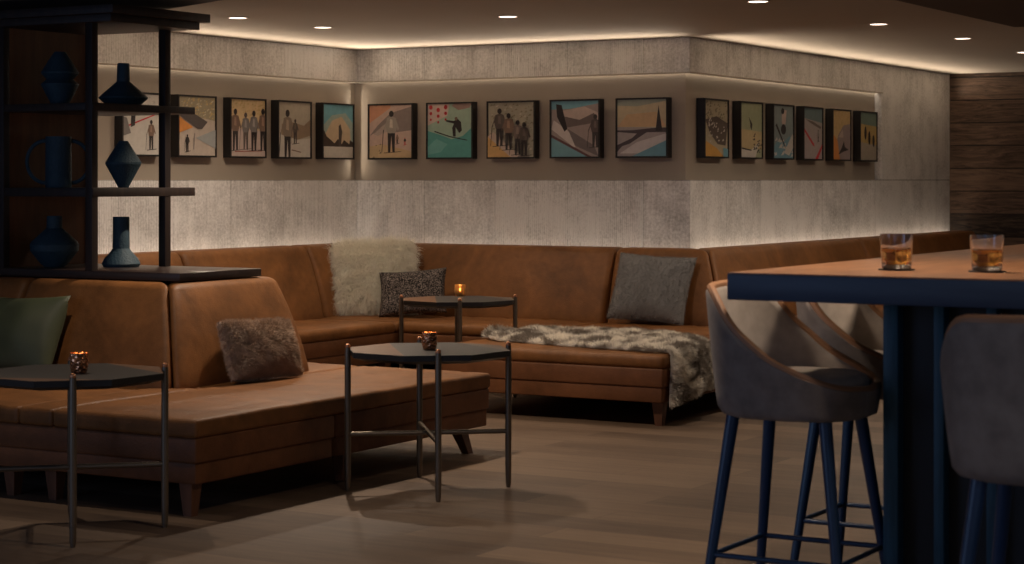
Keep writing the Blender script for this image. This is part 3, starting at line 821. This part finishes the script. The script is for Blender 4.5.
PIX = [
 # left wall, from the camera towards the corner
 ('L', 'print with a thin red line, half hidden behind the shelf post', snow, [('spk', lg, 30, 0, .9, .72, .95, .05, 1), ('p', red, [(.0, .42), (.9, .68), (.9, .70), (.0, .45)]), ('fig', ink, brown, .72, .08, .5), ('p', ink, [(.2, .45), (.3, .48), (.34, .9), (.22, .95)]), ('p', grey, [(0, .3), (.2, .35), (.1, .6), (0, .62)])]),
 ('L', 'print with an orange triangle and gold speckled sky beside the shelf', (.76, .70, .64), [('p', (.62, .57, .45), [(0, .72), (1, .60), (1, 1), (0, 1)]), ('spk', gold, 60, .05, .93, .62, .96, .04, 2), ('spk', (.85, .8, .65), 40, .05, .93, .62, .96, .03, 3), ('p', (.28, .25, .24), [(0, .73), (.45, .70), (.78, .58), (.62, .45), (.5, .46), (0, .68)]), ('p', org, [(0, .38), (.38, .48), (0, .66)]), ('p', (.60, .62, .62), [(.45, .30), (1, .12), (1, .45)]), ('fig', ink, ink, .22, .06, .30), ('p', grey, [(.38, .1), (.40, .1), (.43, .38), (.41, .38)])]),
 ('L', 'print of four skiers standing under a gold sky', sand, [('spk', gold, 60, 0, .95, .72, .97, .04, 5), ('p', (.78, .70, .66), [(0, 0), (1, 0), (1, .45), (0, .5)]), ('fig', ink, brown, .12, .10, .74), ('fig', (.35, .3, .28), grey, .42, .12, .66), ('fig', ink, grey, .66, .10, .72), ('fig', ink, brown, .93, .10, .76), ('p', (.6, .3, .25), [(.1, .07), (.9, .09), (.9, .10), (.1, .09)])]),
 ('L', 'print of a large standing skier in front of brown hills', (.70, .67, .60), [('p', (.56, .47, .38), [(.1, .60), (.4, .64), (.8, .58), (1, .70), (1, .40), (.5, .30), (.1, .4)]), ('p', snow, [(0, 0), (1, 0), (1, .35), (.6, .32), (0, .42)]), ('fig', ink, (.50, .44, .38), .28, -.05, .92), ('fig', (.2, .17, .16), (.3, .26, .23), .52, .24, .46), ('p', brown, [(.4, .12), (.7, .08), (.7, .10), (.4, .14)])]),
 ('L', 'print with blue and peach sky above a tree line, beside the corner', (.42, .70, .78), [('p', (.62, .72, .70), [(.0, .2), (1, .2), (1, .66), (.75, .85), (.3, .80), (0, .6)]), ('p', (.84, .74, .60), [(.05, .2), (.95, .2), (.9, .55), (.62, .78), (.3, .70), (.08, .45)]), ('p', (.20, .15, .13), [(0, .2), (1, .2), (1, .30), (.9, .34), (.88, .26), (.7, .34), (.62, .26), (.5, .36), (.38, .27), (.25, .34), (.12, .40), (.05, .50), (0, .52)]), ('p', (.82, .80, .76), [(0, 0), (1, 0), (1, .21), (0, .21)]), ('p', (.26, .22, .20), [(.52, .22), (.6, .22), (.64, .5), (.58, .64), (.52, .6)])]),
 # back wall
 ('B', 'print of a lone skier before grey peaks and an orange sky', (.80, .68, .62), [('p', (.85, .58, .44), [(0, .66), (.5, .95), (.5, 1), (0, 1)]), ('p', (.52, .46, .44), [(0, .42), (.2, .62), (.5, .85), (1, .97), (1, .52), (.6, .48), (.3, .55)]), ('p', (.70, .62, .58), [(.1, .45), (.3, .6), (.5, .72), (.42, .5), (.2, .42)]), ('p', (.80, .68, .50), [(0, 0), (1, 0), (1, .12), (.3, .26), (0, .22)]), ('fig', ink, (.62, .58, .54), .52, .10, .80), ('fig', red, ink, .84, .24, .14), ('fig', ink, brown, .66, .26, .18), ('spk', ink, 5, .0, .3, .0, .3, .03, 6)]),
 ('B', 'teal print of a crouching ski jumper with red dots', (.62, .74, .66), [('p', (.30, .62, .60), [(0, 0), (1, 0), (1, .55), (.8, .4), (.55, .34), (.3, .42), (0, .5)]), ('p', (.40, .70, .68), [(0, .2), (.2, .35), (.45, .25), (.3, .1), (0, .05)]), ('p', (.84, .74, .70), [(0, .60), (.45, .78), (.5, 1), (0, 1)])] + [('c', red, .07+.17*i, .94-.115*j-(.05 if i % 2 else 0), .042-.009*j, .042-.009*j) for i in range(3) for j in range(3)] + [('p', (.62, .5, .46), [(.55, .96), (.7, .88), (.95, .92), (1, 1), (.6, 1)]), ('p', ink, [(.15, .48), (.5, .38), (.9, .31), (.9, .325), (.5, .40), (.16, .50)]), ('p', ink, [(.58, .39), (.64, .39), (.64, .56), (.72, .45), (.78, .5), (.76, .66), (.68, .72), (.60, .68), (.42, .70), (.42, .67), (.60, .63), (.56, .55)]), ('c', brown, .65, .72, .035, .035)]),
 ('B', 'print of four skiers lined up on a speckled slope', (.66, .64, .56), [('spk', (.50, .47, .38), 90, 0, .96, .1, .97, .04, 8), ('spk', (.85, .82, .75), 70, 0, .96, .1, .97, .03, 9), ('p', (.82, .64, .38), [(0, 0), (.5, 0), (0, .38)]), ('p', (.78, .70, .64), [(0, .38), (.5, 0), (.75, 0), (.12, .46)]), ('fig', ink, (.3, .26, .24), .26, .20, .70), ('fig', ink, brown, .46, .13, .68), ('fig', ink, (.42, .36, .33), .66, .04, .64), ('fig', ink, (.28, .24, .22), .80, .02, .62)]),
 ('B', 'print of a skier above a mountain valley with blue corner', (.62, .56, .54), [('p', blue, [(0, .85), (.4, .86), (1, .95), (1, 1), (0, 1)]), ('p', (.78, .70, .66), [(.2, .82), (.7, .90), (1, .78), (1, .6), (.2, .62)]), ('p', (.40, .35, .34), [(.2, .74), (.6, .66), (.9, .78), (1, .62), (.75, .58), (.3, .52)]), ('p', (.84, .80, .78), [(.05, .66), (.3, .5), (.55, .32), (.5, .15), (.2, .36), (0, .5)]), ('p', (.42, .38, .38), [(.35, .5), (.9, .2), (1, .0), (.5, .2)]), ('p', (.36, .22, .22), [(0, .40), (.85, 0), (.75, 0), (0, .33)]), ('p', (.42, .64, .70), [(0, 0), (.75, 0), (0, .35)]), ('p', ink, [(.10, .95), (.22, .93), (.34, .5), (.28, .45), (.12, .72)]), ('fig', (.2, .18, .18), (.3, .26, .25), .93, .16, .60)]),
 ('B', 'print of a lone dark fir tree against a cream sky', (.80, .74, .60), [('p', (.62, .66, .60), [(0, .9), (.4, .88), (1, .97), (1, 1), (0, 1)]), ('p', (.84, .70, .52), [(0, .52), (1, .52), (.8, .78), (.2, .74)]), ('p', (.66, .62, .62), [(0, 0), (1, 0), (1, .5), (0, .52)]), ('p', (.25, .22, .24), [(0, .46), (.3, .46), (.8, .5), (1, .50), (1, .42), (.6, .42), (.25, .22), (.1, .18), (0, .08), (0, .2), (.3, .32), (.4, .40), (0, .43)]), ('p', (.82, .80, .80), [(.05, .05), (.4, .25), (1, .4), (1, .25), (.5, .05)]), ('p', (.16, .14, .16), [(.78, .44), (.92, .44), (.9, .55), (.84, .90), (.80, .6)]), ('p', (.40, .62, .70), [(.3, 0), (1, 0), (1, .28)])]),
 # right wall
 ('R', 'print of a skier in a thicket above an orange wedge, at the wall edge', (.70, .66, .54), [('spk', (.45, .42, .34), 50, .0, .95, .65, .95, .05, 11), ('p', (.30, .25, .22), [(.0, .65), (.5, .72), (1, .60), (.9, .2), (.55, .22), (.2, .42), (.1, .55)]), ('spk', snow, 30, .1, .8, .25, .65, .05, 12), ('p', (.80, .58, .25), [(0, 0), (.8, 0), (.5, .15), (0, .28)]), ('p', blue, [(.8, 0), (1, 0), (1, .14), (.78, .16)])]),
 ('R', 'green print of a small skier in mid jump', (.62, .66, .52), [('p', (.74, .66, .48), [(0, .15), (1, .15), (1, .48), (0, .52)]), ('p', snow, [(0, 0), (.7, 0), (.9, .3), (.5, .14), (0, .18)]), ('p', ink, [(.38, .75), (.55, .62), (.52, .5), (.46, .55), (.44, .64)]), ('spk', ink, 22, .55, .92, .05, .42, .06, 14), ('p', ink, [(.05, .15), (.5, .12), (.5, .14), (.05, .18)])]),
 ('R', 'blue grey print of a skier throwing up powder snow', (.50, .57, .58), [('p', (.40, .60, .68), [(0, 0), (1, 0), (1, .40), (.8, .42), (.5, .3), (.2, .32), (0, .2)]), ('p', snow, [(.55, .1), (.9, .42), (1, .48), (1, .2), (.8, .05)]), ('spk', snow, 30, 0, .9, .02, .35, .08, 15), ('c', ink, .5, .55, .13, .10), ('p', (.80, .70, .66), [(.42, .65), (.6, .65), (.66, .92), (.42, .92)]), ('p', ink, [(.1, .62), (.55, .22), (.62, .2), (.16, .66)]), ('c', ink, .46, .9, .08, .06)]),
 ('R', 'print with two bold red diagonal bars over snow', (.66, .62, .62), [('p', (.38, .48, .50), [(0, .8), (1, .72), (1, 1), (0, 1)]), ('p', (.4, .34, .32), [(.1, .78), (.5, .74), (.95, .64), (.9, .60), (.4, .70)]), ('p', red, [(0, .62), (.55, .30), (.60, .24), (.5, .26), (0, .56)]), ('p', red, [(.62, 0), (.78, 0), (1, .22), (1, .3)]), ('fig', ink, grey, .78, .34, .24)]),
 ('R', 'print of a grey peak with orange corner and black star', (.82, .70, .48), [('spk', gold, 40, 0, .9, .6, .95, .06, 17), ('p', (.56, .50, .50), [(.1, .2), (.3, .5), (.6, .7), (1, .74), (1, 0), (.1, 0)]), ('p', org, [(0, 0), (.4, 0), (.25, .4), (0, .52)]), ('p', ink, [(.3, .1), (.6, .16), (.9, .2), (.68, .26), (.62, .38), (.5, .24)]), ('p', (.7, .62, .6), [(.3, .45), (.55, .62), (.6, .45)])]),
 ('R', 'yellow print of three dark figures in a row, at the niche end', (.74, .62, .36), [('p', (.40, .50, .46), [(0, .76), (1, .72), (1, 1), (0, 1)]), ('p', (.66, .62, .56), [(0, 0), (1, 0), (1, .32), (0, .38)]), ('c', ink, .32, .57, .07, .14), ('c', ink, .56, .47, .07, .15), ('c', ink, .82, .41, .07, .13)]),
]
def solve(org, d, xpix, off=0.0):
    nrm = Vector((-d.y, d.x, 0))*(-1)      # towards room for +d direction to the right
    o = org + nrm*off
    k = (xpix-CX)/F
    return (k*o.y-o.x)/(d.x-k*d.y)
ORGL = W(A0, 0, -9); ORGR = W(A0, LB, 0)
# front-face centre pixel x of every picture
front = {'L': [(143, ), (197.5, ), (248.5, ), (295, ), (338.5, )], 'B': [(390.2,), (449.3, ), (510.7, ), (574.6, ), (641.5, )], 'R': [(716.8, ), (751.8, ), (783.8, ), (813.5, ), (842, ), (868.8, )]}
cnt = {'L': 0, 'B': 0, 'R': 0}
for (wk, label, bg, shp) in PIX:
    xp = front[wk][cnt[wk]][0]; cnt[wk] += 1
    org, d, rz = {'L': (ORGL, EV, TH+PI/2), 'B': (A0, EU, TH), 'R': (ORGR, EV, TH+PI/2)}[wk]
    x = solve(org, d, xp, FD-ND)
    picture(label, org, rz, x, shp, bg)

# ------------------------------------------------------------ downlights and added fill spots
DL = [((-1.70, 12.4), 'ceiling downlight left of centre nearest the shelf top'), ((-1.245, 13.17), 'ceiling downlight second from the left'), ((-.025, 12.3), 'ceiling downlight above the centre of the picture'),
      ((1.385, 11.26), 'ceiling downlight cut by the top picture edge'), ((2.364, 12.9), 'ceiling downlight above the right wall prints'), ((3.2, 14.2), 'ceiling downlight above the grey wall end'), ((4.03, 15.75), 'ceiling downlight at the right picture edge')]
def downl(p, label, z=CEIL):
    t = thing('downlight', label, 'ceiling light', (p[0], p[1], z), 0, 'recessed ceiling downlights')
    bm = bmesh.new(); lathe(bm, [(.058, -.0005), (.066, -.0005), (.068, -.004), (.058, -.006), (.056, -.001)], 32)
    obj('trim_ring', bm, M_ceil, t)
    bm = bmesh.new(); lathe(bm, [(0, -.003), (.057, -.003)], 32); bmesh.ops.recalc_face_normals(bm, faces=bm.faces)
    obj('lens', bm, M_lamp, t)
for p, l in DL: downl(p, l)
def spot(p, z, power, col=(1, .80, .62), size=112, blend=.6, aim=None, soft=.03):
    l = bpy.data.lights.new('downlight_and_fill', 'SPOT'); l.energy = power; l.color = col
    l.spot_size = math.radians(size); l.spot_blend = blend; l.shadow_soft_size = soft
    o = bpy.data.objects.new('downlight_and_fill', l); C.objects.link(o); o.location = (p[0], p[1], z-.03)
    if aim:
        o.rotation_euler = (Vector((aim[0], aim[1], 0))-o.location).to_track_quat('-Z', 'Y').to_euler()
    return o
K = 1.7
for i, (p, l) in enumerate(DL): spot(p, CEIL, [20, 34, 21, 9, 36, 26, 12][i]*K, size=165, blend=1.0, soft=.05)
spot((-.93, 10.4), CEIL, 80*K, soft=.02); spot((-2.03, 8.67), 2.31, 24*K, soft=.02)
spot((.55, 9.2), CEIL, 4*K); spot((2.0, 8.2), 2.2, 11*K)
spot((.75, 5.75), CEIL, 14*K); spot((-2.9, 6.9), 2.31, 2*K); spot((2.3, 10.2), 2.2, 10*K); spot((1.17, 6.45), 2.2, 44*K, soft=.08); spot((.9, 3.4), 2.3, 7*K); spot((.02, 6.76), 2.30, 30*K, soft=.06); spot((.13, 5.67), 2.3, 6*K); spot((1.6, 5.2), 2.2, 8*K)  # includes fill spots without fixtures, added to brighten the stools
def area(loc, sx, sy, power, col, rot, name='led_strip'):
    l = bpy.data.lights.new(name, 'AREA'); l.shape = 'RECTANGLE'; l.size = sx; l.size_y = sy; l.energy = power; l.color = col
    o = bpy.data.objects.new(name, l); C.objects.link(o); o.location = loc; o.rotation_euler = rot; return o
WARM = (1.0, .82, .63)
# strips: (origin, direction length, rz, y offset)
def strip(org, rz, xa, xb, y, z, wpm, up=True, wd=.02, col=WARM):
    c = org + Matrix.Rotation(rz, 3, 'Z') @ Vector(((xa+xb)/2, y, 0)); n = xb-xa
    e = area((c.x, c.y, z), n, wd, wpm*n, col, (PI if up else 0, 0, rz if not up else rz))
    return e
for (org, rz, xa, xb, na, nb, g) in ((ORGL, TH+PI/2, 4.5, 8.85, 5.5, 9-.02, 1.3), (A0, TH, .15, LB, .05, LB, .8), (ORGR, TH+PI/2, 0, LC-.05, 0, 4.0, 1.5)):
    strip(org, rz, na, nb, ND-.016, NT+.03, .3, up=False)      # niche
    strip(org, rz, xa, xb, -.045, .82, .55*g, wd=.03)            # wash from behind the sofa backs
    for pw_, tl_, sp_ in ((.8, 36, 70), (1.75, 62, 80)):
      e = strip(org, rz, xa, xb, -.012, NT+.016, pw_, wd=.012)       # strips added on the niche lip, standing in for the ceiling cove
      e.data.spread = math.radians(sp_)
      e.matrix_world = Matrix.Translation(e.location) @ Matrix.Rotation(rz, 4, 'Z') @ Matrix.Rotation(PI+math.radians(tl_), 4, 'X')
p_ = W(A0, -.035, .035, (NB+NT)/2)
e = area(p_, .02, .66, 1.1, WARM, (0, 0, 0)); e.rotation_euler = (EU-EV).to_track_quat('-Z', 'Y').to_euler()
n_ = 2
for (org, rz, xa, xb) in ((ORGL, TH+PI/2, 5.5, 8.985), (A0, TH, .015, LB-.0), (ORGR, TH+PI/2, .0, 3.86)):
    n_ += 1
    bm = bmbox(xa, xb, -.018, 0, NT, NT+.007)  # added housing for the ceiling glow strips
    at(struct(obj('trim_%d' % n_, bm, M_ceil, smooth=False)), org, rz)
# cool daylight from windows behind and left of the camera
o = area((-5.5, 3.5, 1.6), 3.0, 1.8, 34, (.35, .55, 1.0), (0, 0, 0), 'window_daylight')
o.rotation_euler = (Vector((-1.2, 9.5, .9))-o.location).to_track_quat('-Z', 'Y').to_euler()
o = area((1.5, 1.2, 1.6), 2.0, 1.4, 6, (.25, .50, 1.0), (0, 0, 0), 'window_daylight')
o.rotation_euler = (Vector((1.2, 6.5, .8))-o.location).to_track_quat('-Z', 'Y').to_euler()

# ------------------------------------------------------------ bar table
bt = thing('bar_table', 'long high bar table with walnut top and blue edge', 'table', T0, TH)
BZ = 1.12
bm = bmesh.new(); box(bm, 0, 1.15, 0, 4.0, BZ-.083, BZ-.004, 0, .004)
obj('apron', bm, M_baredge, bt)
bm = bmesh.new(); box(bm, .002, 1.148, .002, 3.998, BZ-.004, BZ)
obj('tabletop', bm, M_bartop, bt, smooth=False)
bm = bmesh.new(); px, py = .385, .30
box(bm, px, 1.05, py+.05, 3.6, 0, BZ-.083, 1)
x = px
for (w, g) in ((.048, .112), (.032, .13), (.032, .13), (.05, .10)):
    box(bm, x, x+w, py, py+.06, 0, BZ-.083, 0, .004); x += w+g
box(bm, px, px+.05, 3.55, 3.61, 0, BZ-.083, 0); 
for k in range(9): box(bm, px-.012, px+.01, py+.25+k*.36, py+.29+k*.36, 0, BZ-.083, 0)
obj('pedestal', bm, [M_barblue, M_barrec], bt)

# ------------------------------------------------------------ stools
def stool(label, loc, rz):
    t = thing('bar_stool', label, 'stool', loc, rz, 'grey upholstered bar stools')
    # faces +x; back at -x
    na = 72
    tab = [(0, 1.068), (44, 1.062), (60, .955), (90, .852), (118, .800), (140, .768), (180, .755)]
    def sm(d):
        for (a, b), (c, e) in zip(tab, tab[1:]):
            if d <= c:
                k = (d-a)/(c-a); return b+(e-b)*k
        return tab[-1][1]
    def rim(d): return sum(sm(min(180, abs(d+o_))) for o_ in (-8, -4, 0, 4, 8))/5
    def foot(ang, z):
        # superellipse footprint
        cx_, sy_ = math.cos(ang), math.sin(ang); p = 2.7
        r = (abs(cx_)**p+abs(sy_)**p)**(-1/p)
        k = .84+.16*min(1, max(0, (z-.67)/.40))**.7
        return cx_*r*.270*k, sy_*r*.275*k
    def shellrings(off, zs):
        rings = []
        for (f, o_) in zs:
            ring = []
            for i in range(na):
                ang = 2*PI*i/na; d = math.degrees(abs(math.atan2(math.sin(ang-PI), math.cos(ang-PI))))
                zr = rim(d); z = .67+f*(zr-.67)
                x, y = foot(ang, z); q = 1-(off+o_)/.265
                ring.append((x*q, y*q, z))
            rings.append(ring)
        return rings
    bm = bmesh.new()
    outer = shellrings(0, [(0, .035), (.02, .012), (.08, .0)]+[(k/10, 0) for k in range(2, 10)]+[(.975, .0), (1.0, .008)])
    inner = shellrings(.032, [(1.0, -.008), (.97, 0)]+[(k/10, 0) for k in range(9, 2, -1)])
    allr = outer+inner; V = [[bm.verts.new(p) for p in r] for r in allr]
    no = len(outer)
    for k, (a, b) in enumerate(zip(V, V[1:])):
        for i in range(na):
            f = bm.faces.new((a[i], a[(i+1) % na], b[(i+1) % na], b[i])); f.material_index = 0 if k < no-1 else 1
    bm.faces.new(V[0][::-1])
    obj('shell', bm, [M_stool, M_stoolin], t, angle=60)
    bm = bmesh.new(); pts = [((a[0]+b[0])/2, (a[1]+b[1])/2, a[2]+.002) for a, b in zip(outer[-1], inner[0])]
    tube(bm, pts, .013, 8, closed=True); obj('piping', bm, M_pipe, t)
    # seat cushion
    bm = bmesh.new(); rr = []
    for (q, z) in ((.985, .70), (.985, .772), (.95, .792), (.85, .802), (.5, .808), (.0, .810)):
        ring = []
        for i in range(na):
            ang = 2*PI*i/na; x, y = foot(ang, .76); s = q*(1-.036/.265)
            ring.append(bm.verts.new((x*s, y*s, z)))
        rr.append(ring)
    for a, b in zip(rr, rr[1:]):
        for i in range(na): bm.faces.new((a[i], a[(i+1) % na], b[(i+1) % na], b[i]))
    obj('seat', bm, M_stoolin, t, angle=60)
    rg = []
    for (sx, sy) in ((-1, -1), (1, -1), (1, 1), (-1, 1)):
        tp_ = Vector((sx*.15-.005, sy*.145, .685)); bt_ = Vector((sx*.235, sy*.225, 0))
        bm = bmesh.new(); tube(bm, [tp_, bt_], [.021, .013], 14); obj('leg', bm, M_navy, t)
        rg.append(tp_.lerp(bt_, (.685-.245)/.685))
    bm = bmesh.new()
    for i in range(4): tube(bm, [rg[i], rg[(i+1) % 4]], .0085, 10)
    obj('footrest', bm, M_navy, t)
    return t
s1 = stool('grey bar stool with its seat tucked under the table corner', (.893, 6.235, 0), TH)
c1 = Vector((.893, 6.235, 0))+EV*.715
dup(s1, (c1.x, c1.y, 0), TH, 'grey bar stool half hidden behind the nearer tucked one')
dup(s1, (1.335, 4.93, 0), TH+PI/2+math.radians(4), 'grey bar stool seen from behind at the right edge')

# ------------------------------------------------------------ whisky glasses
def tumbler(label, loc, coaster_label):
    cst = bmesh.new(); lathe(cst, [(0, 0), (.056, 0), (.056, .004), (0, .004)], 36)
    co = obj('coaster', cst, M_coaster); co['label'] = coaster_label; co['category'] = 'coaster'; co.location = loc
    loc = Vector(loc)+Vector((0, 0, .0045))
    t = thing('whisky_glass', label, 'glass', loc, 0, 'whisky glasses on the bar table')
    R, H = .051, .108
    bm = bmesh.new()
    lathe(bm, [(0, 0), (R*.86, 0), (R*.9, .004), (R, H*.9), (R, H), (R-.003, H), (R-.004, .022), (R-.010, .014), (0, .013)], 40)
    obj('tumbler', bm, M_glass, t, angle=50)
    bm = bmesh.new(); lathe(bm, [(0, .0135), (R-.0105, .0145), (R-.0045, .0225), (R-.0042, .062), (0, .062)], 40)
    obj('whisky', bm, M_whisky, t, angle=50)
    return t
    bm = bmesh.new(); rbox(bm, .004, .003, .066, .034, .034, .034, .005, n=(1, 1, 1), nr=2)
    bmesh.ops.transform(bm, matrix=Matrix.Rotation(.5, 4, 'Z'), verts=bm.verts); obj('ice_cube', bm, M_glass, t)
    return t
tumbler('whisky glass nearer the left end of the bar table', onplane(896.5, 270.0, BZ), 'round black coaster under the whisky glass farther left')
tumbler('whisky glass nearer the right picture edge on the bar', onplane(987, 272.0, BZ), 'round black coaster under the whisky glass at the right')

# ------------------------------------------------------------ world, camera
w = bpy.data.worlds.new('World'); sc.world = w; w.use_nodes = True
bg = w.node_tree.nodes['Background']; bg.inputs[0].default_value = (1.0, .86, .73, 1); bg.inputs[1].default_value = .13
cam = bpy.data.cameras.new('camera'); co = bpy.data.objects.new('camera', cam); C.objects.link(co)
co.location = (0, 0, HC); co.rotation_euler = (PI/2, 0, 0)
cam.sensor_width = 36; cam.lens = F/1024*36; cam.shift_y = -(282-HZ)/1024
cam.clip_end = 60
cam.dof.use_dof = True; cam.dof.focus_distance = 11.5; cam.dof.aperture_fstop = 5.6
sc.camera = co
sc.view_settings.view_transform = 'Standard'; sc.view_settings.look = 'None'
sc.view_settings.exposure = 0; sc.view_settings.gamma = 1; sc.view_settings.use_curve_mapping = False
